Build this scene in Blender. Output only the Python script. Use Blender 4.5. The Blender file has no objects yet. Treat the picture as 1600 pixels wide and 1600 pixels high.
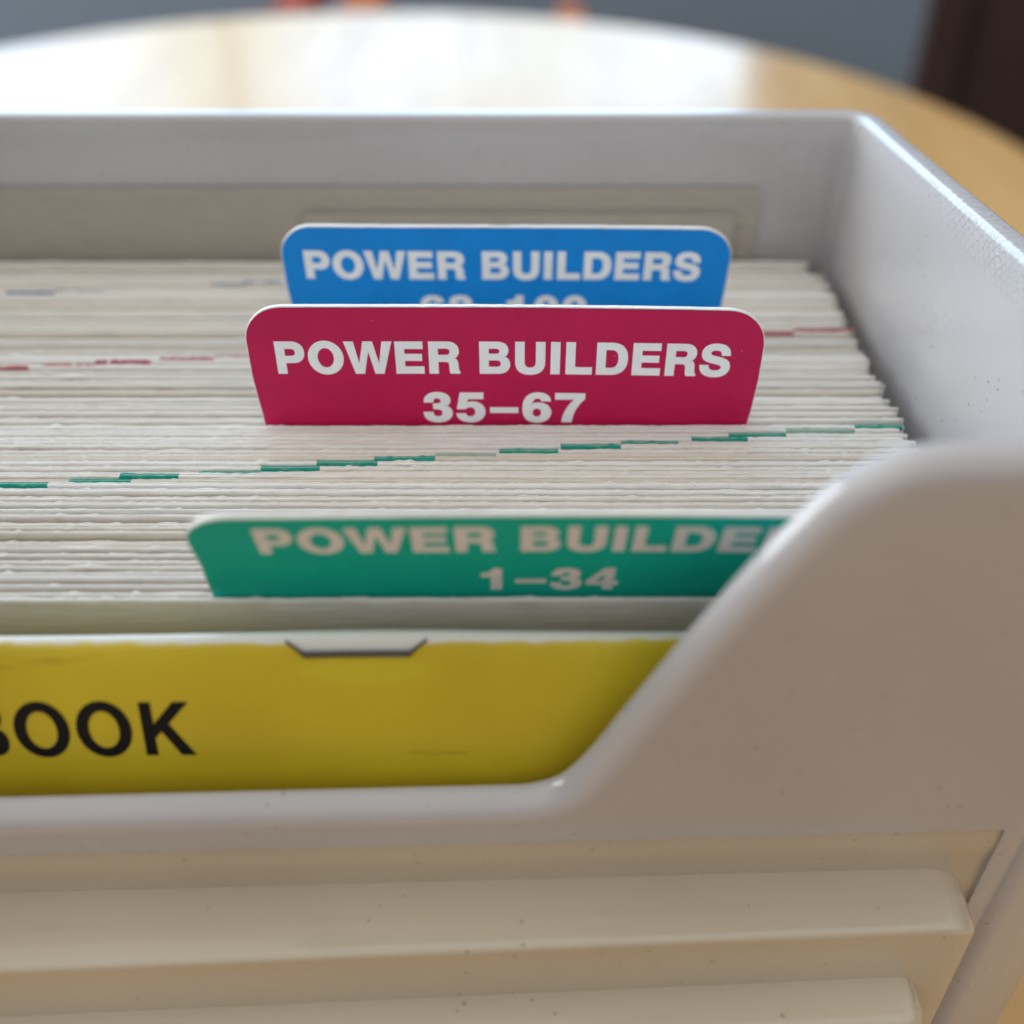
import bpy, math, random
import numpy as np
from math import radians, sin, cos, pi, exp
from mathutils import Vector, noise

random.seed(7); rng = np.random.default_rng(7)
scene = bpy.context.scene
col = scene.collection

# ---------------------------------------------------------------- camera
H = 0.095                      # lens height over the tops of the cards (z = 0)
TABLE_Z = -0.130
cam_d = bpy.data.cameras.new('camera'); cam = bpy.data.objects.new('camera', cam_d); col.objects.link(cam)
cam.location = (0, 0, H); cam.rotation_euler = (radians(90 - 37.5), 0, 0)
cam_d.sensor_width = 36; cam_d.lens = 36 * 1664 / 1600
cam_d.clip_start = 0.005; cam_d.clip_end = 60
cam_d.dof.use_dof = True; cam_d.dof.focus_distance = 0.161; cam_d.dof.aperture_fstop = 7.8
scene.camera = cam

# ---------------------------------------------------------------- light of the room
w = bpy.data.worlds.new('World'); scene.world = w; w.use_nodes = True
bg = w.node_tree.nodes['Background']
wt = w.node_tree; tc = wt.nodes.new('ShaderNodeTexCoord'); sx = wt.nodes.new('ShaderNodeSeparateXYZ'); wr = wt.nodes.new('ShaderNodeValToRGB')
mm = wt.nodes.new('ShaderNodeMath'); mm.operation = 'MULTIPLY_ADD'; mm.inputs[1].default_value = .5; mm.inputs[2].default_value = .5
wt.links.new(tc.outputs['Generated'], sx.inputs[0]); wt.links.new(sx.outputs['Z'], mm.inputs[0]); wt.links.new(mm.outputs[0], wr.inputs[0]); wt.links.new(wr.outputs[0], bg.inputs[0])
wr.color_ramp.elements[0].position = .47; wr.color_ramp.elements[0].color = (.105, .086, .080, 1)
wr.color_ramp.elements[1].position = .80; wr.color_ramp.elements[1].color = (.60, .605, .60, 1)      # daylit ceiling over, warm furniture below
bg.inputs[1].default_value = 1.35
WINDOW_STRENGTH = 4.4
scene.view_settings.view_transform = 'Standard'; scene.view_settings.look = 'None'
scene.view_settings.exposure = 0.16; scene.view_settings.gamma = 1
scene.cycles.max_bounces = 8; scene.cycles.diffuse_bounces = 4; scene.cycles.use_denoising = True

# ---------------------------------------------------------------- materials
class NT:
    def __init__(s, name):
        s.m = bpy.data.materials.new(name); s.m.use_nodes = True
        s.t = s.m.node_tree; s.b = s.t.nodes['Principled BSDF']
    def n(s, kind, **kw):
        nd = s.t.nodes.new(kind)
        for k, v in kw.items():
            if k in nd.inputs: nd.inputs[k].default_value = v
            else: setattr(nd, k, v)
        return nd
    def l(s, a, b): s.t.links.new(a, b)
    def coord(s, scale=(1, 1, 1)):
        g = s.n('ShaderNodeNewGeometry'); m = s.n('ShaderNodeMapping'); m.inputs['Scale'].default_value = scale
        s.l(g.outputs['Position'], m.inputs['Vector']); return m.outputs[0]
    def noise(s, scale, detail=4, vec=None, rough=.5):
        t = s.n('ShaderNodeTexNoise'); t.inputs['Scale'].default_value = scale; t.inputs['Detail'].default_value = detail
        t.inputs['Roughness'].default_value = rough
        s.l(vec if vec is not None else s.coord(), t.inputs['Vector']); return t.outputs['Fac']
    def ramp(s, fac, stops):
        r = s.n('ShaderNodeValToRGB'); e = r.color_ramp.elements
        while len(e) < len(stops): e.new(.5)
        for i, (p, c) in enumerate(stops):
            e[i].position = p; e[i].color = (*c, 1) if len(c) == 3 else c
        s.l(fac, r.inputs[0]); return r.outputs[0]
    def mix(s, fac, a, b, mode='MIX'):
        m = s.n('ShaderNodeMix'); m.data_type = 'RGBA'; m.blend_type = mode
        for sock, v in ((m.inputs[0], fac), (m.inputs[6], a), (m.inputs[7], b)):
            if hasattr(v, 'is_output'): s.l(v, sock)
            else: sock.default_value = v if isinstance(v, (int, float)) else (*v, 1)
        return m.outputs[2]
    def bump(s, fac, strength, dist):
        b = s.n('ShaderNodeBump'); b.inputs['Strength'].default_value = strength; b.inputs['Distance'].default_value = dist
        s.l(fac, b.inputs['Height'])
        if s.b.inputs['Normal'].links: s.l(s.b.inputs['Normal'].links[0].from_socket, b.inputs['Normal'])
        s.l(b.outputs[0], s.b.inputs['Normal'])
    def setb(s, color=None, rough=.5, **kw):
        if color is not None:
            if hasattr(color, 'is_output'): s.l(color, s.b.inputs['Base Color'])
            else: s.b.inputs['Base Color'].default_value = (*color, 1)
        s.b.inputs['Roughness'].default_value = rough
        for k, v in kw.items(): s.b.inputs[k.replace('_', ' ')].default_value = v

def specked(m, base, speck=(.12, .09, .07), amount=.64, scale=420):
    """small dark dirt specks and soft staining over a base colour"""
    v = m.n('ShaderNodeTexVoronoi'); v.inputs['Scale'].default_value = scale; m.l(m.coord((1, 1, 1.6)), v.inputs['Vector'])
    near = m.ramp(v.outputs['Distance'], [(.06, (1, 1, 1)), (.17, (0, 0, 0))])
    sel = m.ramp(m.noise(150, 2), [(amount - .09, (0, 0, 0)), (amount - .05, (1, 1, 1))])
    f = m.mix(1.0, near, sel, 'MULTIPLY')
    stain = m.ramp(m.noise(22, 5, rough=.6), [(.15, (.90, .885, .86)), (.85, (1.04, 1.04, 1.04))])
    c = m.mix(1.0, base, stain, 'MULTIPLY')
    bw = m.n('ShaderNodeRGBToBW'); m.l(f, bw.inputs[0])
    ma = m.n('ShaderNodeMath', operation='MULTIPLY'); m.l(bw.outputs[0], ma.inputs[0]); ma.inputs[1].default_value = .6
    return m.mix(ma.outputs[0], c, speck)

def plastic(name, color, rough=.3, hatch=False):
    m = NT(name)
    m.setb(specked(m, color), rough, Coat_Weight=.5, Coat_Roughness=.06)
    if hatch:   # fine crossed scratches along the top of the right wall
        g = m.n('ShaderNodeNewGeometry'); sp = m.n('ShaderNodeSeparateXYZ'); m.l(g.outputs['Position'], sp.inputs[0])
        def mr(sock, a, b):
            q = m.n('ShaderNodeMapRange'); q.inputs['From Min'].default_value = a; q.inputs['From Max'].default_value = b; m.l(sock, q.inputs['Value']); return q.outputs[0]
        msk = m.mix(1.0, mr(sp.outputs['X'], .064, .067), mr(sp.outputs['Z'], .0262, .0300), 'MULTIPLY')
        hh = None
        for rot in (.75, -.6):
            mp = m.n('ShaderNodeMapping'); mp.inputs['Rotation'].default_value = (rot, 0, 0); m.l(g.outputs['Position'], mp.inputs['Vector'])
            wv = m.n('ShaderNodeTexWave', bands_direction='Y'); wv.inputs['Scale'].default_value = 210; wv.inputs['Distortion'].default_value = 7; wv.inputs['Detail'].default_value = 3
            m.l(mp.outputs[0], wv.inputs['Vector'])
            ln = m.ramp(wv.outputs['Fac'], [(.80, (0, 0, 0)), (.97, (1, 1, 1))])
            hh = ln if hh is None else m.mix(1.0, hh, ln, 'LIGHTEN')
        m.bump(m.mix(1.0, msk, hh, 'MULTIPLY'), .55, .0003)
    r = m.ramp(m.noise(60, 4), [(.1, (rough - .05,) * 3), (.9, (rough + .10,) * 3)]); m.l(r, m.b.inputs['Roughness'])
    m.bump(m.noise(1500, 2), .05, .00008)
    m.bump(m.noise(45, 1), .05, .0006)
    return m.m

MAT = {}
MAT['shell'] = plastic('grey_white_plastic', (.505, .475, .475), .22, True)
MAT['beige'] = plastic('beige_plastic', (.58, .49, .365), .18)

def paper(name, color, rough=.65):
    m = NT(name)
    vec = m.coord((140, 2600, 2600))
    c = m.ramp(m.noise(1.0, 3, vec), [(.25, tuple(.84 * k for k in color)), (.75, tuple(min(1, 1.08 * k) for k in color))])
    m.setb(c, rough, Specular_IOR_Level=.5, Sheen_Weight=.1)
    m.bump(m.noise(2600, 3), .35, .00012)
    return m.m
CREAMS = [(.76, .71, .64), (.72, .66, .57), (.80, .765, .71), (.66, .59, .49)]
MAT['card'] = [paper('cream_card_stock' if i == 0 else 'cream_card_stock_%s' % n, c, .36 + .04 * i)
               for i, (c, n) in enumerate(zip(CREAMS, ('a', 'warm', 'pale', 'tan')))]
MAT['blank'] = paper('manila_board', (.44, .39, .33), .6)

def ink(name, color, rough=.45, bump=.5):
    m = NT(name)
    c = m.mix(m.noise(180, 3), tuple(k * .90 for k in color), tuple(min(1, k * 1.10) for k in color))
    if bump >= .5:
        wn = m.ramp(m.noise(900, 2, rough=.7), [(.74, (0, 0, 0)), (.82, (.4, .4, .4))])
        c = m.mix(wn, c, (.62, .58, .55))
    if 'edge_ink' in name:      # ink sits unevenly on the cut edges
        br = m.ramp(m.noise(1.0, 4, m.coord((380, 3000, 3000)), .65), [(.58, (0, 0, 0)), (.72, (.6, .6, .6))])
        c = m.mix(br, c, (.72, .67, .60))
    m.setb(c, rough, Specular_IOR_Level=.25)
    m.bump(m.noise(1900, 2), bump, .00022)
    return m.m
MAT['green'] = ink('green_card_print', (.002, .56, .44))
MAT['red'] = ink('crimson_card_print', (.54, .007, .082))
MAT['blue'] = ink('blue_card_print', (.002, .26, .74))
MAT['green_ink'] = ink('green_edge_ink', (.004, .27, .19), .5)
MAT['red_ink'] = ink('red_edge_ink', (.42, .10, .13), .6)
MAT['blue_ink'] = ink('blue_edge_ink', (.04, .12, .26), .6)
MAT['faint_green_ink'] = ink('faint_green_edge_ink', (.28, .40, .33), .6)
MAT['faint_red_ink'] = ink('faint_red_edge_ink', (.50, .33, .31), .6)
MAT['faint_blue_ink'] = ink('faint_blue_edge_ink', (.34, .38, .41), .6)
MAT['white_print'] = ink('white_unprinted_card', (.93, .92, .93), .5, .3)
MAT['black_print'] = ink('black_print', (.004, .004, .006), .5, .1)

def yellow_cover():
    m = NT('yellow_cover_with_worn_fold')
    base = m.ramp(m.noise(28, 4), [(.3, (.56, .41, .014)), (.7, (.69, .54, .022))])
    # fold wear: the print is rubbed off along the top fold, raggedly
    g = m.n('ShaderNodeNewGeometry'); sp = m.n('ShaderNodeSeparateXYZ'); m.l(g.outputs['Position'], sp.inputs[0])
    nz = m.noise(1.0, 5, m.coord((260, 260, 500)))
    a = m.n('ShaderNodeMath', operation='MULTIPLY_ADD'); m.l(nz, a.inputs[0]); a.inputs[1].default_value = .0008
    ab = m.n('ShaderNodeMath', operation='ADD'); m.l(sp.outputs['X'], ab.inputs[0]); ab.inputs[1].default_value = .0197
    ac = m.n('ShaderNodeMath', operation='ABSOLUTE'); m.l(ab.outputs[0], ac.inputs[0])
    am = m.n('ShaderNodeMapRange'); m.l(ac.outputs[0], am.inputs['Value'])
    for k_, v_ in (('From Min', .0082), ('From Max', .0060), ('To Min', 0), ('To Max', .0017)): am.inputs[k_].default_value = v_
    az = m.n('ShaderNodeMath', operation='ADD'); m.l(am.outputs[0], az.inputs[0]); m.l(sp.outputs['Z'], az.inputs[1]); m.l(az.outputs[0], a.inputs[2])
    mr = m.n('ShaderNodeMapRange'); mr.inputs['From Min'].default_value = -.0005; mr.inputs['From Max'].default_value = -.0001
    m.l(a.outputs[0], mr.inputs['Value'])
    c = m.mix(mr.outputs[0], base, (.74, .72, .66))
    gx = m.n('ShaderNodeMapping'); gx.inputs['Location'].default_value = (.0190 / .0125, 0, .0042 / .0030); gx.inputs['Scale'].default_value = (1 / .0125, 0, 1 / .0030)  # brighter yellow oval below the staple: light on a dent, put into the colour
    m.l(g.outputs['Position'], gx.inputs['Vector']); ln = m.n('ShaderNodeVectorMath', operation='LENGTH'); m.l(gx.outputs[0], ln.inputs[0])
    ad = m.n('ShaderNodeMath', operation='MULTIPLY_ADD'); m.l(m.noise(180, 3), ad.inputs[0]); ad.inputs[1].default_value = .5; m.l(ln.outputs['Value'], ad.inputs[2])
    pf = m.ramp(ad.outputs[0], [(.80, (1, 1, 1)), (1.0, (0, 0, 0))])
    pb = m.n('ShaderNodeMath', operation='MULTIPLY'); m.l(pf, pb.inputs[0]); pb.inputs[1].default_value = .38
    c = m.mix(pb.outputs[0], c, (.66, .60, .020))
    # brownish scuffs
    sc = m.ramp(m.noise(1.0, 4, m.coord((60, 60, 420))), [(.66, (1, 1, 1)), (.76, (.72, .62, .45))])
    c = m.mix(1.0, c, sc, 'MULTIPLY')
    m.setb(c, .38, Coat_Weight=.2, Coat_Roughness=.2)
    m.bump(m.noise(500, 3), .12, .0002)
    m.bump(m.noise(40, 2), .3, .0015)
    return m.m
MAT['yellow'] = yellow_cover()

def staple_steel():
    m = NT('staple_steel'); m.setb((.13, .125, .125), .42, Metallic=.9); m.bump(m.noise(1500, 3), .3, .0001); return m.m
MAT['steel'] = staple_steel()

def table_wood():
    m = NT('varnished_maple')
    vec = m.coord((30, 3.0, 3.0))
    n1 = m.noise(1.0, 6, vec, .6)
    c = m.ramp(n1, [(.28, (.44, .23, .075)), (.5, (.54, .31, .115)), (.75, (.60, .37, .155))])
    m.setb(c, .32, Coat_Weight=.48, Coat_Roughness=.10, Coat_IOR=1.36, Specular_IOR_Level=.10)
    cr = m.ramp(m.noise(7, 4), [(.35, (.07,) * 3), (.7, (.18,) * 3)]); m.l(cr, m.b.inputs['Coat Roughness'])
    m.bump(m.noise(14, 3), .05, .004)
    b2 = m.n('ShaderNodeBump'); b2.inputs['Strength'].default_value = .10; b2.inputs['Distance'].default_value = .004
    m.l(m.noise(9, 2), b2.inputs['Height']); m.l(b2.outputs[0], m.b.inputs['Coat Normal'])
    return m.m
MAT['wood'] = table_wood()

def simple(name, color, rough=.6, scale=12, var=.12, **kw):
    m = NT(name)
    m.setb(m.mix(m.noise(scale, 4), tuple(k * (1 - var) for k in color), tuple(k * (1 + var) for k in color)), rough, **kw)
    return m.m
MAT['wall'] = simple('slate_blue_wall_paint', (.25, .30, .36), .8, 2)
MAT['floor'] = simple('dark_floor_carpet', (.10, .09, .085), .9, 30)
MAT['dark'] = simple('dark_stained_wood', (.045, .022, .018), .4, 8, .5)
MAT['bookred'] = simple('brick_red_cloth', (.46, .085, .05), .7)
MAT['bookdull'] = simple('maroon_cloth', (.20, .04, .05), .7)
MAT['bookblue'] = simple('navy_cloth', (.05, .05, .10), .7)
MAT['bookorange'] = simple('orange_cloth', (.55, .17, .06), .7)
MAT['frame'] = simple('white_window_paint', (.75, .75, .74), .5)
MAT['leg'] = simple('maple_leg', (.5, .32, .14), .4)

def window_glow(name='daylit_pane', gain=1.0):
    m = NT(name)
    vec = m.coord((2.2, 2.2, 3.4))
    stops = [(.34, (.36, .48, .55)), (.5, (.50, .73, .98)), (.68, (.58, .90, 1.34))] if gain == 1 else [(.34, (.58, .61, .61)), (.6, (.82, .87, .91))]
    c = m.ramp(m.noise(1.0, 3, vec), stops)
    m.setb((.05, .05, .05), .3); m.l(c, m.b.inputs['Emission Color']); m.b.inputs['Emission Strength'].default_value = WINDOW_STRENGTH * gain
    return m.m
MAT['pane'] = window_glow(); MAT['added_pane'] = window_glow('added_side_pane_glow', 1.8)  # second pane: added glow out of view, boosted for the box's right wall

# ---------------------------------------------------------------- mesh helpers
def mesh_obj(name, verts, faces, mat, parent=None, smooth=True):
    me = bpy.data.meshes.new(name)
    me.from_pydata([tuple(map(float, v)) for v in verts], [], faces)
    if smooth: me.polygons.foreach_set('use_smooth', [True] * len(me.polygons))
    me.materials.append(mat); me.update()
    o = bpy.data.objects.new(name, me); col.objects.link(o)
    if parent is not None:
        o.parent = parent; o.matrix_parent_inverse = parent.matrix_world.inverted() if False else o.matrix_parent_inverse
    return o

def grid_faces(nu, nv, closed_u=False, closed_v=False, flip=False):
    f = []
    for i in range(nu if closed_u else nu - 1):
        i2 = (i + 1) % nu
        for j in range(nv if closed_v else nv - 1):
            j2 = (j + 1) % nv
            q = (i * nv + j, i2 * nv + j, i2 * nv + j2, i * nv + j2)
            f.append(q[::-1] if flip else q)
    return f

def thing(name, label, cat, group=None, kind=None):
    o = bpy.data.objects.new(name, None); col.objects.link(o); o.empty_display_size = .02
    return tag(o, label, cat, group, kind)
def tag(o, label=None, cat=None, group=None, kind=None):
    if label: o['label'] = label
    if cat: o['category'] = cat
    if group: o['group'] = group
    if kind: o['kind'] = kind
    return o

def box_obj(name, lo, hi, mat, parent=None, bev=.004, seg=2):
    import bmesh
    bm = bmesh.new(); bmesh.ops.create_cube(bm, size=1)
    for v in bm.verts:
        for k in range(3): v.co[k] = lo[k] + (v.co[k] + .5) * (hi[k] - lo[k])
    if bev: bmesh.ops.bevel(bm, geom=bm.edges[:], offset=bev, segments=seg, affect='EDGES', profile=.6)
    me = bpy.data.meshes.new(name); bm.to_mesh(me); bm.free()
    me.polygons.foreach_set('use_smooth', [True] * len(me.polygons)); me.materials.append(mat)
    o = bpy.data.objects.new(name, me); col.objects.link(o)
    m = o.modifiers.new('weighted', 'WEIGHTED_NORMAL')
    if parent is not None: o.parent = parent
    return o

# ================================================================= THE ROOM
floor = box_obj('floor', (-4, -3, -.93), (4, 3.2, -.87), MAT['floor'], bev=0); tag(floor, 'dark floor under the table', kind='structure')
WY = 1.90
WX0, WX1, WZ0, WZ1 = -2.3, .42, .03, 1.95
wall_root = thing('wall', 'slate blue wall with a daylit window beyond the table', 'wall', kind='structure')
def wall_piece(x0, x1, z0, z1):
    return ((x0, z0), (x1, z1))
vs, fs = [], []
for (x0, x1, z0, z1) in ((-4, 4, -.87, WZ0), (-4, WX0, WZ0, WZ1), (WX1, 4, WZ0, WZ1), (-4, 4, WZ1, 2.2)):
    b = len(vs)
    for y in (WY, WY + .15):
        vs += [(x0, y, z0), (x1, y, z0), (x1, y, z1), (x0, y, z1)]
    fs += [tuple(b + k for k in q) for q in ((0, 1, 2, 3), (7, 6, 5, 4), (0, 4, 5, 1), (1, 5, 6, 2), (2, 6, 7, 3), (3, 7, 4, 0))]
wp = mesh_obj('wall_surface', vs, fs, MAT['wall'], wall_root, smooth=False)

win = thing('window', 'bright daylit window in the wall beyond the table', 'window')
nx, nz = 3, 1
pw = (WX1 - WX0) / nx; ph = (WZ1 - WZ0) / nz
for i in range(nx):
    for j in range(nz):
        x0 = WX0 + i * pw; z0 = WZ0 + j * ph
        box_obj('pane', (x0 + .011, WY + .06, z0 + .02), (x0 + pw - .011, WY + .066, z0 + ph - .02), MAT['pane'], win, bev=0)
for i in range(nx + 1):
    x = WX0 + i * pw; box_obj('frame', (x - .010, WY + .03, WZ0), (x + .010, WY + .09, WZ1), MAT['frame'], win, .003)
for j in range(nz + 1):
    z = WZ0 + j * ph
    for i in range(nx):
        x0 = WX0 + i * pw; box_obj('frame', (x0 + .011, WY + .035, z - .022), (x0 + pw - .011, WY + .085, z + .022), MAT['frame'], win, .003)
box_obj('sill', (WX0 - .05, WY - .10, WZ0 - .035), (WX1 + .05, WY + .03, WZ0 - .022), MAT['frame'], win, .003)

# left side wall, with an unseen window added to brighten the box's right wall
SX = -2.45
vs, fs = [], []
for (y0, y1, z0, z1) in ((-3, 2.05, -.87, .05), (-3, .05, .05, 1.95), (1.75, 2.05, .05, 1.95), (-3, 2.05, 1.95, 2.2)):
    b = len(vs)
    for x in (SX, SX - .15): vs += [(x, y0, z0), (x, y1, z0), (x, y1, z1), (x, y0, z1)]
    fs += [tuple(b + k for k in q) for q in ((3, 2, 1, 0), (4, 5, 6, 7), (1, 5, 4, 0), (2, 6, 5, 1), (3, 7, 6, 2), (0, 4, 7, 3))]
mesh_obj('side_wall_surface', vs, fs, MAT['wall'], wall_root, smooth=False)
added_win = thing('window', 'unseen window added at the left to brighten the right inner wall of the box', 'window')
for y0 in (.05, .90):
    box_obj('pane', (SX - .07, y0 + .01, .07), (SX - .064, y0 + .84, 1.93), MAT['added_pane'], added_win, bev=0)
for y0 in (.05, .90, 1.75): box_obj('frame', (SX - .09, y0 - .01, .05), (SX - .03, y0 + .01, 1.95), MAT['frame'], added_win, .003)
for z in (.05, 1.93):
    for y0 in (.05, .90): box_obj('frame', (SX - .085, y0 + .01, z), (SX - .035, y0 + .84, z + .02), MAT['frame'], added_win, .003)

# low shelf with books, blurred, under the window
shelf = thing('low_shelf', 'dark low shelf under the window holding blurred books', 'shelf')
box_obj('shelf_board', (-1.0, 1.52, -.62), (.55, 1.84, -.595), MAT['dark'], shelf)
for x in (-.97, .52): box_obj('leg', (x - .02, 1.54, -.87), (x + .02, 1.82, -.62), MAT['dark'], shelf)
def book(x, wdt, h, mat, what, group='blurred books behind the table'):
    b = thing('book', what, 'book', group); b.location = (x, 1.56, -.5945)
    box_obj('cover', (0, 0, 0), (wdt, .17, h), MAT[mat], b, .004)
    box_obj('page_block', (.006, .010, .006), (wdt - .006, .176, h - .012), MAT['white_print'], b, .001)
    return b
X15 = lambda px: (px - 800) / 1664 * 1.43
for px, wpx, mat, h, lab in ((345, 70, 'bookdull', .31, 'leftmost maroon blurred book behind the table edge'),
                       (425, 50, 'bookred', .36, 'brick red blurred book, left of the navy one'),
                       (478, 48, 'bookblue', .31, 'navy blurred book between two red ones'),
                       (530, 62, 'bookorange', .36, 'orange red blurred book, brightest of the row'),
                       (596, 30, 'bookdull', .30, 'narrow maroon blurred book right of the orange one'),
                       (655, 60, 'bookblue', .30, 'dark navy blurred book in the middle of the gap'),
                       (735, 45, 'bookdull', .31, 'dull maroon blurred book near the right end'),
                       (800, 28, 'bookblue', .29, 'thin navy blurred book beside the orange end book'),
                       (880, 40, 'bookorange', .325, 'orange blurred book, last on the right')):
    book(X15(px), wpx / 1664 * 1.43, h, mat, lab)

# dark chair to the right
chair = thing('wooden_chair', 'dark stained wooden chair at the right of the table', 'chair'); chair.location = (.66, 1.12, -.87); chair.rotation_euler = (0, 0, radians(-14))
for s in (-1, 1):
    box_obj('back_post', (s * .22 - .022, -.02, 0), (s * .22 + .022, .025, 1.03), MAT['dark'], chair, .006)
    box_obj('leg', (s * .21 - .02, .38, 0), (s * .21 + .02, .42, .44), MAT['dark'], chair, .006)
box_obj('seat', (-.235, .03, .44), (.235, .44, .475), MAT['dark'], chair, .01)
box_obj('back_panel', (-.197, -.012, .34), (.197, .012, 1.02), MAT['dark'], chair, .004)

# ---------------------------------------------------------------- table (long oval top)
table = thing('oval_table', 'varnished light wood table with a rounded end, under the box', 'table')
TX, TY1, TR, TY0 = -.108, .596, .440, -.60
out = []
for k in range(65):
    a = pi * k / 64; out.append((TX + TR * cos(a), TY1 + TR * sin(a)))
for k in range(65):
    a = pi + pi * k / 64; out.append((TX + TR * cos(a), TY0 + TR * sin(a)))
prof = [(0, -.010), (.0008, -.006), (.003, -.0028), (.006, -.0008), (.010, 0)]    # inset, dz
n = len(out); P = np.array(out); T = np.roll(P, -1, 0) - np.roll(P, 1, 0); T /= np.linalg.norm(T, axis=1)[:, None]
N = np.c_[-T[:, 1], T[:, 0]]
vs = []; rings = [(.012, -.028), (.002, -.026), (0, -.022)] + prof
for ins, dz in rings:
    vs += [(*(P[i] + N[i] * ins), TABLE_Z + dz) for i in range(n)]
fs = []
for r in range(len(rings) - 1):
    for i in range(n): fs.append((r * n + i, r * n + (i + 1) % n, (r + 1) * n + (i + 1) % n, (r + 1) * n + i))
fs.append(tuple((len(rings) - 1) * n + i for i in range(n))); fs.append(tuple(range(n))[::-1])
tt = mesh_obj('tabletop', vs, fs, MAT['wood'], table, smooth=False)
for sx in (-1, 1):
    for y in (TY0 + .05, TY1 - .05):
        box_obj('leg', (TX + sx * .28 - .03, y - .03, -.87), (TX + sx * .28 + .03, y + .03, TABLE_Z - .028), MAT['leg'], table, .006)

# ================================================================= THE BOX
box = thing('card_box', 'grey white plastic card file box with beige ribbed front panel', 'storage box')
# plan of the INNER wall line at z = 0, anticlockwise from the front left, with rounded corners
def front_in(x): return .0868 + (x + .08) * .030
XL, XR0, XR1, YB = -.158, .0708, .0677, .2140
corners = [(XL, front_in(XL)), (XR0, front_in(XR0)), (XR1, YB), (XL, YB)]
RC = [.005, .0045, .0022, .0022]
plan = []           # (x, y, tag)
def seg(a, b, step):
    L = math.dist(a, b); k = max(2, int(L / step)); return [(a[0] + (b[0] - a[0]) * t / k, a[1] + (b[1] - a[1]) * t / k) for t in range(k)]
cn = [Vector(c) for c in corners]
pts = []; sides = []
for i in range(4):
    p, c, nx_ = cn[i - 1], cn[i], cn[(i + 1) % 4]
    d0 = (p - c).normalized(); d1 = (nx_ - c).normalized(); r = RC[i]
    a = c + d0 * r; b = c + d1 * r
    arc = [(a * (1 - t) + c * t) * (1 - t) + (c * (1 - t) + b * t) * t for t in [k / 8 for k in range(9)]]
    pts.append((a, b, arc))
plan = []
for i in range(4):
    a, b, arc = pts[i]; nxt = pts[(i + 1) % 4][0]
    plan += [(q.x, q.y, 'corner') for q in arc[:-1]]
    step = .0012 if i == 0 else .004
    plan += [(x, y, ('front', 'right', 'rear', 'left')[i]) for x, y in seg(tuple(b), tuple(nxt), step)]
PL = np.array([(a, b) for a, b, _ in plan]); PT = [t for _, _, t in plan]
S = np.r_[0, np.cumsum(np.linalg.norm(np.diff(np.vstack([PL, PL[:1]]), axis=0), axis=1))]; SL = S[-1]
def plan_at(s):
    s = s % SL; k = min(len(PL) - 1, int(np.searchsorted(S, s, side='right') - 1)); t = (s - S[k]) / (S[k + 1] - S[k])
    a = PL[k]; b = PL[(k + 1) % len(PL)]; p = a * (1 - t) + b * t
    def tang(i): v = PL[(i + 1) % len(PL)] - PL[i - 1]; return v / np.linalg.norm(v)
    tg = tang(k) * (1 - t) + tang((k + 1) % len(PL)) * t; tg /= np.linalg.norm(tg)
    return p, np.array([tg[1], -tg[0]])       # point, outward normal
# height of the top edge by x along the front: cutout with a diagonal and rounded turns
CUT = [(.0000, -.0186), (.0026, -.0185), (.0063, -.0170), (.0098, -.0118), (.0143, -.0024), (.0208, .0107), (.0268, .0217), (.0321, .0303), (.0358, .0334), (.0395, .0354), (.0440, .0359)]
def cut_z(x):
    xm = -.0435
    if x < xm: x = 2 * xm - x
    if x <= CUT[0][0]: return CUT[0][1]
    if x >= CUT[-1][0]: return CUT[-1][1]
    for (a, za), (b, zb) in zip(CUT, CUT[1:]):
        if x <= b: return za + (zb - za) * (x - a) / (b - a)
def top_z(s):
    p, _ = plan_at(s)
    if p[1] < .10 : return cut_z(p[0])
    return .0359 + (.0290 - .0359) * min(1, (p[1] - .09) / (.214 - .09))
NS = 760
ss = []
fs_ = [s for s, t in zip(S[:-1], PT)]
ss = np.array(fs_)
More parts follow.
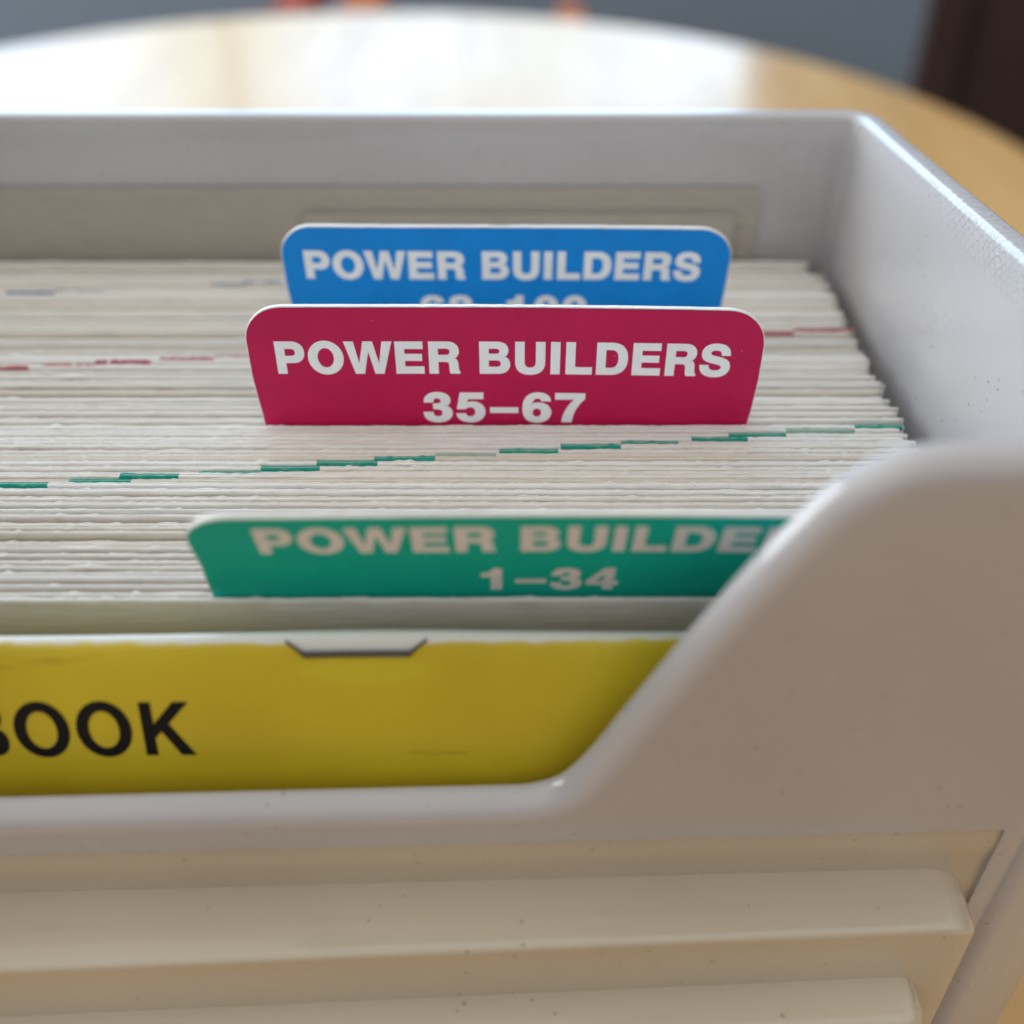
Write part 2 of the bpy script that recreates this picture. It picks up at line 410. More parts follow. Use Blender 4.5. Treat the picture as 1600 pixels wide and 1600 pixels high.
# smooth top function
tz_dense = np.array([top_z(s) for s in np.arange(0, SL, .0004)])
ker = np.hanning(13); ker /= ker.sum()
tz_s = np.convolve(np.r_[tz_dense[-20:], tz_dense, tz_dense[:20]], ker, 'same')[20:-20]
def topf(s): return float(np.interp(s % SL, np.arange(0, SL, .0004), tz_s, period=SL))
THK = .0042; RB = .0036; RI = .0010; DRAFT = .030
PANEL_X0, PANEL_X1, PANEL_Z = -.0435 - (.0690 + .0435), .0678, -.0264
BOTTOM = TABLE_Z + .0012
def to3d(s, z, depth, extra=0):
    p, nrm = plan_at(s); q = p + nrm * (depth + DRAFT * z + extra)
    return (q[0], q[1], z)
vs = []; cols = []
for s in ss:
    z0 = topf(s); e = .0004
    dz = (topf(s + e) - topf(s - e)) / (2 * e); nl = math.hypot(1, dz)
    ns, nz_ = dz / nl, -1 / nl                   # into the material in the (s, z) sheet
    ring = [(s, BOTTOM + .004, 0), (s, -.06, 0), (s, -.03, 0)]
    zi = min(z0, 1)
    ring += [(s + ns * .006, z0 + nz_ * .006, 0), (s + ns * RI, z0 + nz_ * RI, 0)]
    ring += [(s + ns * RI * .3, z0 + nz_ * RI * .3, RI * .3), (s, z0, RI)]
    py = plan_at(s)[0][1]; kf = min(1, max(0, (py - .0925) / .006)); RBs = RB * (1 - kf) + .0007 * kf
    for k in range(0, 9):
        a = pi / 2 * k / 8
        ring.append((s + ns * RBs * (1 - cos(a)), z0 + nz_ * RBs * (1 - cos(a)), THK - RBs + RBs * sin(a)))
    zf = z0 + nz_ * RBs; sf = s + ns * RBs
    for t in (.12, .35, .7, 1): ring.append((sf + (s - sf) * t, zf + (PANEL_Z - zf) * t, THK))
    for z in (-.05, -.09, BOTTOM + .003): ring.append((s, z, THK))
    ring.append((s, BOTTOM, THK - .003))
    cols.append(len(ring)); vs += [to3d(*q) for q in ring]
nv = cols[0]; nu = len(ss)
hole = []
fs = []
J_CREASE = nv - 5
for i in range(nu):
    i2 = (i + 1) % nu
    x0 = vs[i * nv + J_CREASE][0]; x1 = vs[i2 * nv + J_CREASE][0]; front = vs[i * nv + J_CREASE][1] < .10 and vs[i2 * nv + J_CREASE][1] < .10
    inpanel = front and PANEL_X0 <= min(x0, x1) and max(x0, x1) <= PANEL_X1
    for j in range(nv - 1):
        if inpanel and j >= J_CREASE: continue
        fs.append((i * nv + j, i * nv + j + 1, i2 * nv + j + 1, i2 * nv + j))
    if inpanel: hole.append((i, i2))
# the returns of the opening that frames the panel
def back(v, d): return (v[0], v[1] + d, v[2])
for (i, i2) in hole:
    a = vs[i * nv + J_CREASE]; b = vs[i2 * nv + J_CREASE]; k = len(vs)
    vs += [a, b, back(b, .0009), back(a, .0009)]; fs.append((k, k + 3, k + 2, k + 1))
for i in (hole[0][0], hole[-1][1]):
    for j in range(J_CREASE, nv - 1):
        a = vs[i * nv + j]; b = vs[i * nv + j + 1]; k = len(vs)
        vs += [a, b, back(b, .0009), back(a, .0009)]; fs.append((k, k + 1, k + 2, k + 3))
HOLE_X0 = vs[hole[0][0] * nv + J_CREASE][0]; HOLE_X1 = vs[hole[-1][1] * nv + J_CREASE][0]
shell = mesh_obj('wall', vs, fs, MAT['shell'], box)
import bmesh
bm = bmesh.new(); bm.from_mesh(shell.data); bmesh.ops.remove_doubles(bm, verts=bm.verts, dist=1e-6)
bmesh.ops.recalc_face_normals(bm, faces=bm.faces)
for e in bm.edges:
    if len(e.link_faces) == 2 and e.calc_face_angle(0) > radians(55): e.smooth = False
bm.to_mesh(shell.data); bm.free()
box_obj('base', (XL - .003, front_in(XL) + .004, BOTTOM + .001), (XR1 + .003, YB + .003, BOTTOM + .004), MAT['shell'], box, .0008)

# the lower body stands out past the wall on both sides
for sgn, name in ((1, 'side_body'), (-1, 'side_body')):
    def mx(x): return x if sgn > 0 else 2 * -.0435 - x
    vs = []; pl = [(.0700, .0905), (.0710, .0893), (.0722, .0888), (.0736, .0893), (.0800, .0925), (.0866, .0958), (.0874, .0966), (.0876, .0985), (.0876, .2000), (.0835, .2060), (.0740, .2130)]
    zs_ = [(-.0170, -.004), (-.0182, -.001), (-.020, 0), (-.07, .0002), (BOTTOM, .0006)]
    for z, g in zs_:
        for (x, y) in pl: vs.append((mx(x + (g if x > .0745 else 0)), y - (0 if sgn > 0 else .006 * (y < .1)), z))
    fs = grid_faces(len(zs_), len(pl)); fs.append(tuple(range(len(pl)))[::-1])
    o = mesh_obj(name, vs, fs, MAT['shell'], box)
# ribbed front panel: stepped section swept along x, each step ending in a rounded turn
def yfront(x, z): return front_in(x) - THK - DRAFT * z * 1.0
def step_part(name, xr, zt, zb, prot, prot_back, r_edge, r_turn, mat, skew, xl=None, ztop_slope=.0, flare=0, rend=0):
    """a block whose plan outline ends at xr with a rounded turn; it stands prot in front of the wall plane"""
    if xl is None: xl = 2 * -.0435 - xr
    plan = []
    NA = 10
    def fy(x): return yfront(x, 0) - (x - .06) * -skew if False else yfront(x, 0)
    # plan outline from right back, round the turn, along the front, round, left back (prot measured to -y)
    right = [(xr, prot_back)]
    outl = [(xr - flare, -prot_back), (xr - flare, .0001)]
    for k in range(NA + 1):
        a = pi / 2 * k / NA
        outl.append((xr - r_turn + r_turn * cos(a), prot - r_turn + r_turn * sin(a)))
    m = 130
    for k in range(1, m): outl.append((xr - r_turn + (xl + 2 * r_turn - xr) * k / m, prot))
    for k in range(NA + 1):
        a = pi / 2 + pi / 2 * k / NA
        outl.append((xl + r_turn + r_turn * cos(a), prot - r_turn + r_turn * sin(a)))
    outl += [(xl + flare, .0001), (xl + flare, -prot_back)]
    O = np.array(outl); Tn = np.gradient(O, axis=0); Tn /= np.linalg.norm(Tn, axis=1)[:, None]
    Nn = np.c_[Tn[:, 1], -Tn[:, 0]]          # outward
    if (Nn[len(O) // 2][1]) < 0: Nn = -Nn
    rings = [(-min(prot * .999, .012) , zt + ztop_slope * prot), (-r_edge * 2.2, zt)] if False else []
    vs = []
    prof = []
    for k in range(7):
        a = pi / 2 * k / 6; prof.append((-r_edge + r_edge * sin(a), zt - r_edge + r_edge * cos(a)))
    prof += [(0, zt - (zt - zb) * .5), (.0003, zb)]
    nU = len(O)
    # inner row (y well behind), top surface rows
    def drop(x):          # the end of each step rolls over and down
        u = max(x - (xr - rend), (xl + rend) - x, 0)
        return 0 if rend == 0 or u <= 0 else rend - math.sqrt(max(0, rend ** 2 - min(u, rend * .995) ** 2))
    for (x, p) in O:
        vs.append((x, yfront(x, 0) + .003, zt + .0004 - drop(x)))
    for ins, zq in prof:
        for (q, nn) in zip(O, Nn):
            x = q[0] + nn[0] * ins; p = q[1] + nn[1] * ins
            sk = 1 + skew * (.065 - x)
            z = zq - drop(x) * max(0, min(1, (zq - zb) / (zt - zb)))
            vs.append((x, yfront(x, 0) - p * sk if p > 0 else yfront(x, 0) - p, z))
    for (q, nn) in zip(O, Nn):      # underside returns to the wall
        vs.append((q[0], yfront(q[0], 0) + .003, zb - .0002))
    fs = grid_faces(len(prof) + 2, nU)
    o = mesh_obj(name, vs, fs, mat, box)
    b = bmesh.new(); b.from_mesh(o.data); bmesh.ops.recalc_face_normals(b, faces=b.faces)
    for f in b.faces:
        if f.normal.z < -.9: pass
    b.to_mesh(o.data); b.free()
    # make sure the front faces the viewer
    return o

# flat beige panel behind the steps
vs = []; NX = 60; rows = [(-.0240, -.0004), (-.0262, -.0002), (-.0300, .0000), (-.0325, -.0001), (-.0340, -.0004), (-.0400, -.0004), (BOTTOM + .002, -.0002)]
for k in range(NX + 1):
    x = HOLE_X0 - .0015 + (HOLE_X1 - HOLE_X0 + .003) * k / NX
    for z, d in rows: vs.append((x, yfront(x, z) + .0004 - d, z))
mesh_obj('front_panel', vs, grid_faces(NX + 1, len(rows), flip=True), MAT['beige'], box)
step_part('stepped_panel', .0654, -.0368, BOTTOM + .004, .0072, .002, .0011, .0055, MAT['beige'], 2.2, rend=.0078)
step_part('rib', .0578, -.0486, -.0625, .0140, .002, .0016, .0042, MAT['beige'], 1.2, rend=.0038)
step_part('rib', .0578, -.0745, -.0885, .0140, .002, .0016, .0042, MAT['beige'], 1.2, rend=.0038)
step_part('rib', .0578, -.1005, -.1145, .0140, .002, .0016, .0042, MAT['beige'], 1.2, rend=.0038)

# ================================================================= CARDS
X_LEFT, X_RIGHT = -.152, .0643
CARD_L = .118; L0 = .030
def noise1(x, seed, scale): return noise.noise(Vector((x * scale, seed * 7.31, seed * 1.7)))
def card_profile(th):
    # (s below the top, side) going from front bottom over the top to back bottom; side in half thicknesses
    return [(CARD_L, -1), (.04, -1), (.012, -1), (.003, -1), (.0007, -1.0), (.00012, -.84), (0, -.45), (.00005, -.12), (.00045, 0), (.00003, .12), (0.00002, .45), (.00014, .84), (.0008, 1.0), (.004, 1), (.03, 1), (CARD_L, 1)]
def card_pts(y0, lean, z0, th, xs, seed, grow=0.0, prof=None, rough=1.0):
    prof = prof or card_profile(th); vs = []
    for x in xs:
        wv = noise1(x, seed, 7) * .00016 + noise1(x, seed + 50, 60) * .00003
        fine = noise1(x, seed + 9, 1100) * .00010 * rough + noise1(x, seed + 19, 250) * .00005 * rough
        fluff = (max(0, noise1(x, seed + 31, 150) - .40) * .0011 + max(0, noise1(x, seed + 61, 600) - .30) * .0008) * rough
        thk = th * (1 + .16 * noise1(x, seed + 5, 700) * rough)
        zt = z0 + fine + fluff * .35 + noise1(x, seed + 77, 6) * .0003
        for s, side in prof:
            yy = y0 + lean * L0 * (1 - exp(-s / L0)) + wv * exp(-s / .03)
            bulge = fluff * .8 if (s < .0007) else 0
            off = side * (thk / 2 + grow + bulge if s < .002 else th / 2 + grow)
            vs.append((x, yy + off, zt - s + (grow if s < .001 else 0)))
    return vs
def build_card(o_name, y0, lean, z0, th, x0, x1, seed, mat, nseg, parent=None):
    xs = np.linspace(x0, x1, nseg + 1)
    prof = card_profile(th)
    vs = card_pts(y0, lean, z0, th, xs, seed)
    m = len(prof); fs = grid_faces(nseg + 1, m, flip=False)
    fs.append(tuple(range(m))); fs.append(tuple(nseg * m + j for j in range(m))[::-1])
    return mesh_obj(o_name, vs, fs, mat, parent)
def build_mark(card, y0, lean, z0, th, xa, xb, seed, mat):
    xs = np.linspace(xa, xb, 26)
    prof = [(.0006, -1.0), (.00012, -.84), (0, -.45), (.00005, -.12), (.00045, 0), (.00003, .12), (0.00002, .45), (.00014, .84), (.0006, 1.0)]
    vs = card_pts(y0, lean, z0, th, xs, seed, grow=.00003, prof=prof)
    return mesh_obj('index_mark', vs, grid_faces(len(xs), len(prof)), mat, card)

ONES = ['', 'first', 'second', 'third', 'fourth', 'fifth', 'sixth', 'seventh', 'eighth', 'ninth', 'tenth', 'eleventh', 'twelfth', 'thirteenth',
        'fourteenth', 'fifteenth', 'sixteenth', 'seventeenth', 'eighteenth', 'nineteenth']
def ordinal(k):
    if k < 20: return ONES[k]
    t = {2: 'twent', 3: 'thirt'}[k // 10]
    return t + 'ieth' if k % 10 == 0 else t + 'y-' + ONES[k % 10]

def px2x(px, y):     # lateral place of a mark read off the photo at the depth of its card
    return (px - 800) / 1664 * (y * cos(radians(37.5)) + H * sin(radians(37.5)))
GREEN_MARKS = [(0, 75, 0), (108, 205, 0), (188, 280, 0), (310, 408, 0), (408, 500, 0), (495, 590, 0), (585, 680, 0), (680, 775, 1), (780, 872, 0),
               (876, 970, 0), (970, 1060, 0), (1080, 1168, 0), (1138, 1228, 0), (1228, 1335, 1), (1335, 1410, 0)]
RED_MARKS = {33: (1240, 1335, 0), 32: (1150, 1240, 0), 22: (335, 425, 1), 21: (250, 335, 0), 20: (150, 237, 0), 19: (65, 150, 0), 18: (-40, 45, 0)}
BLUE_MARKS = {19: (380, 440, 0), 18: (330, 385, 1), 15: (85, 160, 1), 14: (10, 85, 0), 13: (-80, -5, 0)}

def section(color, n, ya, yb, lean_a, lean_b, marks, nseg, phrase, divider):
    order = sorted([k for k in marks], key=lambda k: marks[k][0])
    shown = [k for k in order if marks[k][1] > 0]
    for k in range(n):
        t = k / max(1, n - 1)
        y = ya + (yb - ya) * t + random.uniform(-.00010, .00010)
        pitch = (yb - ya) / (n - 1)
        lean = lean_a + (lean_b - lean_a) * t
        th = pitch * (random.choice([.42, .50, .58, .66]) if color == 'green' and k < 17 else random.choice([.60, .68, .74, .82]))
        z0 = random.uniform(-.0006, .00035)
        if random.random() < .12: z0 -= .0007
        if k in marks: z0 = random.uniform(-.0001, .0002); th = pitch * .85
        seed = {'green': 100, 'red': 300, 'blue': 500}[color] + k
        mat = MAT['card'][random.choice([0, 0, 0, 1, 2, 2, 3 if random.random() < .5 else 0])]
        xr = X_RIGHT + random.uniform(-.0013, .0006)
        if color == 'blue' and k > 24: xr -= .0012 + random.uniform(0, .0015)
        xl = X_LEFT + random.uniform(-.0005, .0006)
        c = build_card('reading_card', y, lean, z0, th, xl, xr, seed, mat, nseg)
        if k in marks and marks[k][1] > 0:
            i = shown.index(k) + 1
            faint = 'faint ' if marks[k][2] else ''
            lab = 'cream card whose %s%s edge mark is %s from the left' % (faint, color, ordinal(i))
        else:
            lab = 'plain cream reading card, %s behind the %s tab divider' % (ordinal(k + 1), color)
        tag(c, lab, 'card', 'reading cards %s' % phrase)
        if k in marks:
            a, b, faint = marks[k]
            build_mark(c, y, lean, z0, th, px2x(a, y), min(px2x(b, y), xr - .0002), seed, MAT[('faint_' if faint else '') + color + '_ink'])
section('green', 35, .1071, .1470, .16, .05, {20 + i: m for i, m in enumerate(GREEN_MARKS)}, 620, 'behind the green tab', None)
section('red', 34, .1492, .1806, .05, .04, RED_MARKS, 200, 'behind the red tab', None)
section('blue', 30, .1832, .2100, .04, .02, BLUE_MARKS, 150, 'behind the blue tab', None)
front_card = build_card('cover_card', .1045, .16, .0006, .0007, X_LEFT, X_RIGHT, 71, MAT['card'][2], 300)
tag(front_card, 'cream cover card standing in front of the green tab divider', 'card')

# ---------------------------------------------------------------- lettering
def poly(*p): return [('L', q) for q in p]
K = .56
def oval(cx, cy, rx, ry, k=K):
    return [('L', (cx + rx, cy)), ('C', (cx + rx, cy + k * ry), (cx + k * rx, cy + ry), (cx, cy + ry)), ('C', (cx - k * rx, cy + ry), (cx - rx, cy + k * ry), (cx - rx, cy)),
            ('C', (cx - rx, cy - k * ry), (cx - k * rx, cy - ry), (cx, cy - ry)), ('C', (cx + k * rx, cy - ry), (cx + rx, cy - k * ry), (cx + rx, cy))]
def pth(text):
    out = []; tok = text.split(); i = 0
    while i < len(tok):
        if tok[i] == 'C': v = list(map(float, tok[i + 1:i + 7])); out.append(('C', (v[0], v[1]), (v[2], v[3]), (v[4], v[5]))); i += 7
        else: v = list(map(float, tok[i + 1:i + 3])); out.append(('L', (v[0], v[1]))); i += 3
    return out
SIX = [pth('L 508 525 L 368 525 C 360 568 330 595 285 595 C 215 595 175 530 170 400 C 200 440 245 460 305 460 C 430 460 520 365 520 225 C 520 80 425 -19 280 -19 C 110 -19 31 100 31 330 C 31 575 125 710 290 710 C 415 710 498 640 508 525'), oval(277, 222, 98, 122)]
def turned(contours):
    r = []
    for c in contours: r.append([tuple([q[0]] + [(551 - a[0], 691 - a[1]) for a in q[1:]]) for q in c])
    return r
GLYPHS = {
 ' ': (278, []), 'I': (278, [poly((64, 0), (214, 0), (214, 718), (64, 718))]),
 'L': (611, [poly((76, 0), (583, 0), (583, 131), (226, 131), (226, 718), (76, 718))]),
 'E': (667, [poly((76, 0), (621, 0), (621, 131), (226, 131), (226, 307), (584, 307), (584, 430), (226, 430), (226, 587), (609, 587), (609, 718), (76, 718))]),
 'W': (944, [poly((5, 718), (160, 718), (266, 213), (391, 718), (553, 718), (678, 213), (783, 718), (939, 718), (752, 0), (600, 0), (472, 520), (345, 0), (192, 0))]),
 'K': (722, [poly((87, 0), (87, 718), (237, 718), (237, 424), (512, 718), (708, 718), (428, 433), (722, 0), (535, 0), (325, 329), (237, 239), (237, 0))]),
 'U': (722, [pth('L 72 718 L 72 260 C 72 80 170 -19 361 -19 C 552 -19 651 80 651 260 L 651 718 L 501 718 L 501 265 C 501 160 450 112 361 112 C 272 112 222 160 222 265 L 222 718')]),
 'P': (667, [pth('L 76 0 L 76 718 L 385 718 C 540 718 627 630 627 490 C 627 340 540 255 385 255 L 226 255 L 226 0'), pth('L 226 590 L 360 590 C 440 590 480 560 480 488 C 480 415 440 383 360 383 L 226 383')]),
 'R': (722, [pth('L 76 0 L 76 718 L 430 718 C 580 718 660 640 660 520 C 660 440 620 375 550 345 C 625 320 640 270 643 190 C 646 90 650 40 677 22 L 677 0 L 512 0 C 498 35 497 90 495 170 C 492 250 465 282 385 282 L 226 282 L 226 0'), pth('L 226 595 L 400 595 C 475 595 510 565 510 502 C 510 435 472 405 400 405 L 226 405')]),
 'B': (722, [pth('L 76 0 L 76 718 L 412 718 C 560 718 635 650 635 540 C 635 465 600 415 540 385 C 620 360 669 300 669 210 C 669 75 580 0 430 0'), pth('L 226 597 L 385 597 C 455 597 490 575 490 518 C 490 460 455 435 385 435 L 226 435'), pth('L 226 322 L 400 322 C 480 322 519 290 519 225 C 519 155 480 125 400 125 L 226 125')]),
 'D': (722, [pth('L 76 0 L 76 718 L 365 718 C 570 718 685 590 685 360 C 685 130 570 0 365 0'), pth('L 226 592 L 350 592 C 470 592 530 520 530 360 C 530 200 470 125 350 125 L 226 125')]),
 'O': (778, [oval(389, 359, 345, 378), oval(389, 359, 190, 250)]),
 'S': (667, [pth('L 470 497 C 465 580 420 618 330 618 C 255 618 205 585 205 533 C 205 480 235 465 345 440 C 540 397 629 350 629 215 C 629 70 525 -19 340 -19 C 150 -19 42 70 39 232 L 184 232 C 188 145 245 103 350 103 C 430 103 484 138 484 195 C 484 250 455 270 330 300 C 140 343 60 385 60 520 C 60 650 160 737 325 737 C 505 737 608 655 612 497')]),
 '0': (556, [oval(278, 345, 246, 364, .6), oval(278, 345, 100, 245, .6)]),
 '1': (556, [pth('L 378 0 L 228 0 L 228 455 L 69 455 L 69 560 C 180 562 245 600 262 710 L 378 710')]),
 '3': (556, [pth('L 205 318 L 205 425 C 300 425 345 445 345 505 C 345 560 315 590 262 590 C 205 590 175 555 175 485 L 40 485 C 42 625 125 710 265 710 C 405 710 485 635 485 525 C 485 455 455 405 395 380 C 470 358 516 300 516 208 C 516 70 415 -19 265 -19 C 115 -19 27 65 27 212 L 168 212 C 170 140 205 100 268 100 C 330 100 371 140 371 210 C 371 290 325 318 205 318')]),
 '4': (556, [poly((310, 0), (450, 0), (450, 157), (526, 157), (526, 272), (450, 272), (450, 710), (308, 710), (27, 283), (27, 157), (310, 157)), poly((310, 272), (310, 535), (140, 272))]),
 '5': (556, [pth('L 483 698 L 95 698 L 40 320 L 172 320 C 190 350 220 367 262 367 C 325 367 371 315 371 235 C 371 155 328 100 262 100 C 205 100 172 130 167 178 L 27 178 C 32 60 125 -19 265 -19 C 415 -19 516 85 516 240 C 516 380 430 478 305 478 C 258 478 220 465 188 438 L 207 573 L 483 573')]),
 '6': (556, SIX), '9': (556, turned(SIX)),
 '7': (556, [pth('L 25 698 L 528 698 L 528 580 C 400 430 315 220 305 0 L 153 0 C 170 220 250 410 380 570 L 25 570')]),
 '8': (556, [pth('L 278 710 C 415 710 497 635 497 525 C 497 455 465 405 405 380 C 480 350 524 290 524 205 C 524 70 425 -19 278 -19 C 131 -19 32 70 32 205 C 32 290 76 350 151 380 C 91 405 59 455 59 525 C 59 635 141 710 278 710'), oval(278, 517, 82, 78), oval(278, 212, 100, 103)]),
 '-': (556, [poly((40, 227), (516, 227), (516, 333), (40, 333))]),
}
from mathutils.geometry import tessellate_polygon
def fatten(P, d):
    n_ = len(P); A = sum(P[i][0] * P[(i + 1) % n_][1] - P[(i + 1) % n_][0] * P[i][1] for i in range(n_)); sg = 1 if A > 0 else -1
    out = []
    for i in range(n_):
        a, b, c = P[i - 1], P[i], P[(i + 1) % n_]
        t0 = Vector((b[0] - a[0], b[1] - a[1])).normalized(); t1 = Vector((c[0] - b[0], c[1] - b[1])).normalized()
        n0 = Vector((t0.y, -t0.x)) * sg; n1 = Vector((t1.y, -t1.x)) * sg; m_ = n0 + n1
        k = min(1.6, 2 / max(.2, m_.length_squared))
        out.append((b[0] + m_.x * k * d, b[1] + m_.y * k * d))
    return out
def lettering(name, text, size_w, cap_h, mat, to_world, parent, gap=0, bold=0):
    V, F = [], []; adv = 0
    for ch in text:
        wdt, cs = GLYPHS[ch]
        loops = []
        for c in cs:
            pts_ = []
            for q in c:
                if q[0] == 'L': pts_.append(q[1])
                else:
                    p0 = pts_[-1]
                    for k in range(1, 11):
                        t = k / 10; u = 1 - t
                        pts_.append(tuple(u ** 3 * p0[d] + 3 * u * u * t * q[1][d] + 3 * u * t * t * q[2][d] + t ** 3 * q[3][d] for d in (0, 1)))
            if math.dist(pts_[0], pts_[-1]) < 1: pts_.pop()
            pts_ = fatten(pts_, bold if not loops else -bold)
            loops.append([Vector((adv + x, y, 0)) for x, y in pts_])
        if loops:
            b = len(V); flat = [v for lp in loops for v in lp]; V += [(v.x, v.y) for v in flat]
            F += [tuple(b + i for i in t) for t in tessellate_polygon(loops)]
        adv += wdt + gap + bold * 1.1
    V = np.array(V); x0, x1 = V[:, 0].min(), V[:, 0].max()
    V[:, 0] = (V[:, 0] - (x0 + x1) / 2) * (size_w / (x1 - x0)); V[:, 1] = (V[:, 1] + bold) * cap_h / (718 + 2 * bold)
    return mesh_obj(name, [tuple(to_world(x, y)) for x, y in V], F, mat, parent, smooth=False)

# ---------------------------------------------------------------- tab dividers
TAB_W, TAB_H, TAB_R = .0806, .0212, .0062
def divider(color, y0, lean, x_c, label, line2, w2, text_dx, roll=0.0, text_dz=0.0, gap2=.0034, cap1=.0059, taper=1.0):
    """full-width sheet with a tab; the tab leans over towards the viewer"""
    root = thing('tab_divider', label, 'divider', 'coloured tab dividers')
    th = .00075
    a = math.tan(lean)
    def surf(x, z, off=0):         # front surface offset (towards the viewer positive)
        zz = z
        if z >= 0: yy = y0 - z * sin(lean); zz = z * cos(lean)
        else: yy = y0 + a * L0 * (1 - exp(z / L0)) * .6
        zz += -(x - x_c) * roll
        yy += .0003 * sin(x * 60 + y0 * 900)
        c_, s_ = (cos(lean), sin(lean)) if z >= 0 else (1, 0)
        return Vector((x, yy - off * c_, zz - off * s_))
    hw = TAB_W / 2
    tp = lambda v: v * taper
    outl = [(x_c - hw + tp(.0009), -.0035), (x_c - hw + tp(.0007), -.0005), (x_c - hw + tp(.0006), 0), (x_c - hw + tp(.0005), .0012), (x_c - hw + tp(.0003), .004), (x_c - hw, .009)]
    for k in range(11):
        t = pi - pi / 2 * k / 10; outl.append((x_c - hw + TAB_R + TAB_R * cos(t), TAB_H - TAB_R + TAB_R * sin(t)))
    m = 90
    for k in range(1, m):
        outl.append((x_c - hw + TAB_R + (2 * hw - 2 * TAB_R) * k / m, TAB_H))
    for k in range(11):
        t = pi / 2 - pi / 2 * k / 10; outl.append((x_c + hw - TAB_R + TAB_R * cos(t), TAB_H - TAB_R + TAB_R * sin(t)))
    outl += [(x_c + hw, .009), (x_c + hw - tp(.0003), .004), (x_c + hw - tp(.0005), .0012), (x_c + hw - tp(.0006), 0), (x_c + hw - tp(.0007), -.0005), (x_c + hw - tp(.0009), -.0035)]
    # sheet below: a card like the others but thin
    seed = int(y0 * 1e4)
    sheet = build_card('sheet', y0 + .0002, a * .6, -.0008, th, X_LEFT, X_RIGHT, seed, MAT['card'][0], 160, root)
    # tab board (cream edge all round) and print face
    O = np.array(outl); C = np.array([x_c, TAB_H * .4])
    rag = np.array([noise1(p[0] * 1 + p[1] * .7, seed, 700) * .00013 + noise1(p[0] + p[1], seed + 3, 1500) * .00007 for p in O])
    O2 = O + (O - C) / np.linalg.norm(O - C, axis=1)[:, None] * rag[:, None]
    nO = len(O2); vs = []
    layers = [(-th, .0), (-th * .8, .00006), (th * .0, .00007), (th * .15, .0)]
    def inset(P, d):
        T_ = np.gradient(P, axis=0); T_ /= np.linalg.norm(T_, axis=1)[:, None]; return P + np.c_[T_[:, 1], -T_[:, 0]] * d
    for off, gr in layers:
        Q = inset(O2, -gr)
        vs += [surf(q[0], q[1], off) for q in Q]
    fs = []
    for r in range(len(layers) - 1):
        for i in range(nO): fs.append((r * nO + i, r * nO + (i + 1) % nO, (r + 1) * nO + (i + 1) % nO, (r + 1) * nO + i))
    # caps as strips (left/right symmetric ladder) so that they follow the bend
    def cap(vbase, flip, P, offs):
        pass
    KK = 24
    for lay in (0, len(layers) - 1):
        off, gr = layers[lay]; Q = inset(O2, -gr); b0 = len(vs)
        hl = nO // 2
        for l, r in zip(Q[:hl], Q[::-1][:hl]):
            for k in range(KK + 1): q = l + (r - l) * k / KK; vs.append(surf(q[0], q[1], off))
        fs += [tuple(b0 + i for i in q) for q in grid_faces(hl, KK + 1)]
    board = mesh_obj('tab_board', vs, fs, MAT['card'][2], root, smooth=False)
    b = bmesh.new(); b.from_mesh(board.data); bmesh.ops.remove_doubles(b, verts=b.verts, dist=1e-6); bmesh.ops.recalc_face_normals(b, faces=b.faces); b.to_mesh(board.data); b.free()
    # printed face: a grid clipped to the outline, 0.03 mm proud
    Pin = inset(O2, .00012 + .0)
    ncol, rows = nO, 7
    vs = []
    zs_top = Pin[:, 1]
    half = nO // 2
    # ladder between left half and right half of the outline
    L_ = Pin[:half]; R_ = Pin[::-1][:half]
    K = 24
    pv = []; pf = []
    for l, r in zip(L_, R_):
        for k in range(K + 1):
            q = l + (r - l) * k / K; pv.append(surf(q[0], q[1], th * .15 + .00003))
    pf = grid_faces(half, K + 1)
    mesh_obj('print_face', pv, pf, MAT[color], root, smooth=True)
    off = th * .15 + .00006
    top1 = TAB_H - .0060 + text_dz; base1 = top1 - cap1
    def tw(x, y, zb): return surf(x_c + text_dx + x, zb + y, off)
    lettering('lettering', 'POWER BUILDERS', .0714, cap1, MAT['white_print'], lambda x, y: tw(x, y, base1), root, bold=23)
    base2 = base1 - gap2 - cap1
    lettering('lettering', line2, w2, cap1, MAT['white_print'], lambda x, y: tw(x, y, base2), root, gap=20, bold=20)
    return root
divider('green', .1058, radians(23), .0012, 'green tab divider printed with white numbers one to thirty-four', '1-34', .0178, .0037, text_dz=.0035, gap2=.0046, cap1=.0063, taper=-1.2)
divider('red', .1481, radians(2.5), -.0010, 'crimson tab divider in the middle of the cards', '35-67', .0263, -.0003, roll=.009)
divider('blue', .1818, radians(9), -.0010, 'bright blue tab divider, farthest of the three coloured tabs', '68-100', .0312, -.0006, roll=.010, text_dz=.0012)

# ---------------------------------------------------------------- blank boards at the back of the box
def blank_board(name, y, x0, x1, zt, r, label, th=.0008, bottom=-.11):
    pts_ = [(x0, bottom), (x0, zt - r)] + [(x0 + r - r * cos(pi / 2 * k / 6), zt - r + r * sin(pi / 2 * k / 6)) for k in range(1, 7)]
    pts_ += [(x1 - r + r * sin(pi / 2 * k / 6), zt - r + r * cos(pi / 2 * k / 6)) for k in range(0, 7)] + [(x1, bottom)]
    n_ = len(pts_); vs = [(x, y - th / 2, z) for x, z in pts_] + [(x, y + th / 2, z) for x, z in pts_]
    fs = [tuple(range(n_))[::-1], tuple(n_ + i for i in range(n_))] + [(i, (i + 1) % n_, n_ + (i + 1) % n_, n_ + i) for i in range(n_)]
    o = mesh_obj(name, vs, fs, MAT['blank'], smooth=False)
    b = bmesh.new(); b.from_mesh(o.data); bmesh.ops.recalc_face_normals(b, faces=b.faces); b.to_mesh(o.data); b.free()
    return tag(o, label, 'divider')
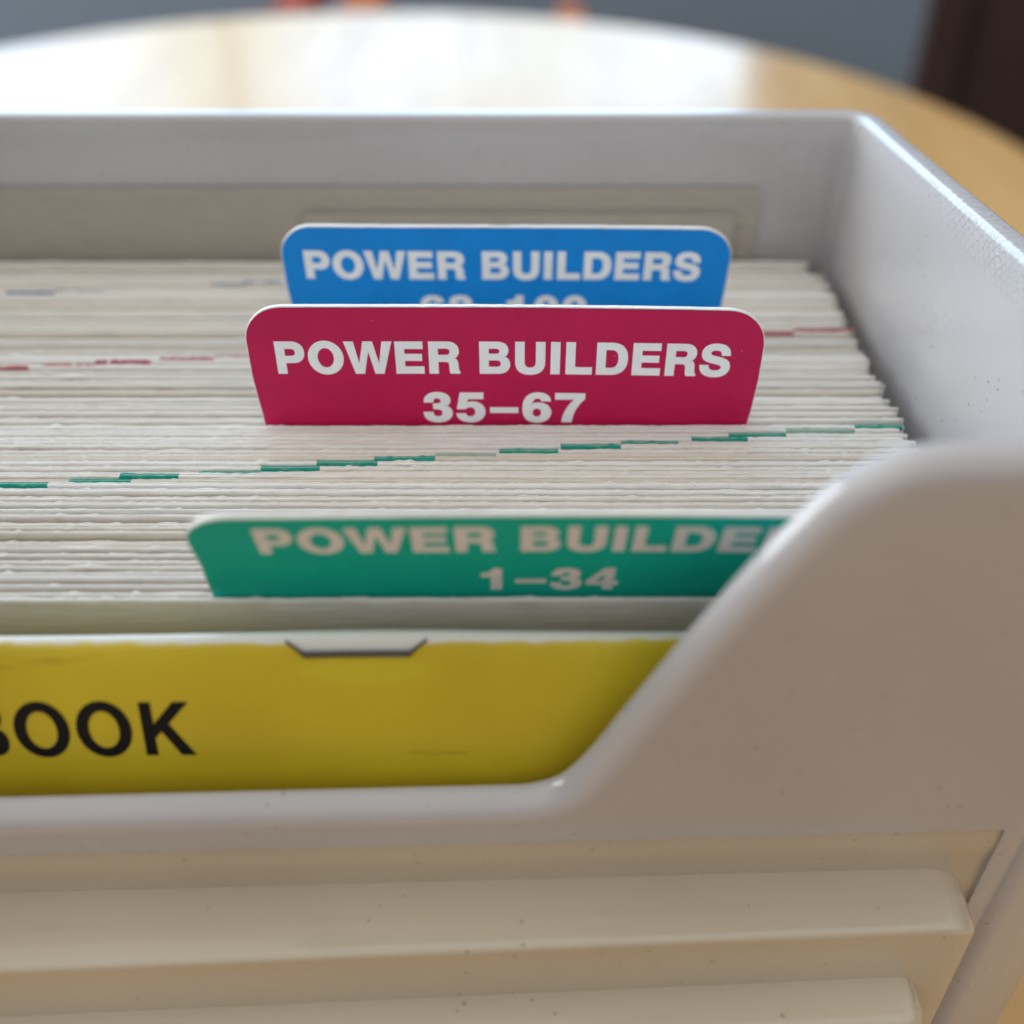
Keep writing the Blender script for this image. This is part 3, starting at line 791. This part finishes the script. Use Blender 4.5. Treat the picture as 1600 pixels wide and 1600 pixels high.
blank_board('backing_board', .2134, -.150, .0510, .0148, .0006, 'wide blank manila board standing against the rear wall of the box')
blank_board('blank_divider', .2119, -.0432, .0462, .0099, .0008, 'blank manila divider behind the blue tab, before the rear board')

# ---------------------------------------------------------------- yellow booklet, fold up
book_root = thing('record_booklet', 'yellow stapled booklet lettered BOOK standing fold up behind the front wall', 'booklet')
BT = .0010            # half thickness at the fold
def book_y(x, s):      # centre sheet
    bow = -.0007 * math.exp(-((x + .02) / .03) ** 2) * -1
    return .0978 + bow * .0 + (x + .08) * .010 - .30 * .030 * (1 - exp(-s / .030))
def book_pt(x, s, side, off=0):
    half = BT + .0006 * (1 - exp(-s / .006))
    bump = .0007 * math.exp(-((x + .0165) / .022) ** 2)
    return (x, book_y(x, s) + side * half - off * (1 if side <= 0 else -1), -.0004 + bump * exp(-s / .004) - s)
xs = np.linspace(-.150, .058, 170)
prof = [(.098, -1), (.06, -1), (.03, -1), (.015, -1), (.007, -1), (.003, -1), (.0012, -.97), (.0005, -.80), (.0001, -.45), (0, 0), (.0001, .45), (.0005, .8), (.0012, .97), (.004, 1), (.03, 1), (.098, 1)]
vs = []
for x in xs:
    for s, side in prof:
        s2 = s
        vs.append(book_pt(x, s2, side))
fs = grid_faces(len(xs), len(prof)); m = len(prof)
fs.append(tuple(range(m))); fs.append(tuple((len(xs) - 1) * m + j for j in range(m))[::-1])
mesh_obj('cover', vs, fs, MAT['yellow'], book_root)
# staple: a bent flat wire lying over the fold
sx0, sx1 = -.0275, -.0120
path = [(sx0 - .0012, .0003, -.80), (sx0 - .0002, .0009, -.98), (sx0 + .0010, .0018, -1.0)] + [(sx0 + .0010 + (sx1 - sx0 - .0020) * k / 14, .0018, -1.0) for k in range(1, 14)] + [(sx1 - .0010, .0018, -1.0), (sx1 + .0002, .0009, -.98), (sx1 + .0012, .0003, -.80)]
vs = []; R = .00046
for (x, s, side) in path:
    c = Vector(book_pt(x, s, side, .00025))
    for k in range(8):
        a = 2 * pi * k / 8; rr = R * (.55 if s < .0015 else 1.0); vs.append((c.x, c.y + rr * cos(a) * .7, c.z + rr * sin(a) * 1.2))
fs = grid_faces(len(path), 8, closed_v=True)
mesh_obj('staple', vs, fs, MAT['steel'], book_root)
lettering('lettering', 'BOOK', .0306, .0083, MAT['black_print'], lambda x, y: Vector(book_pt(-.0572 + x,   .0165 - y, -1, .00006)), book_root)
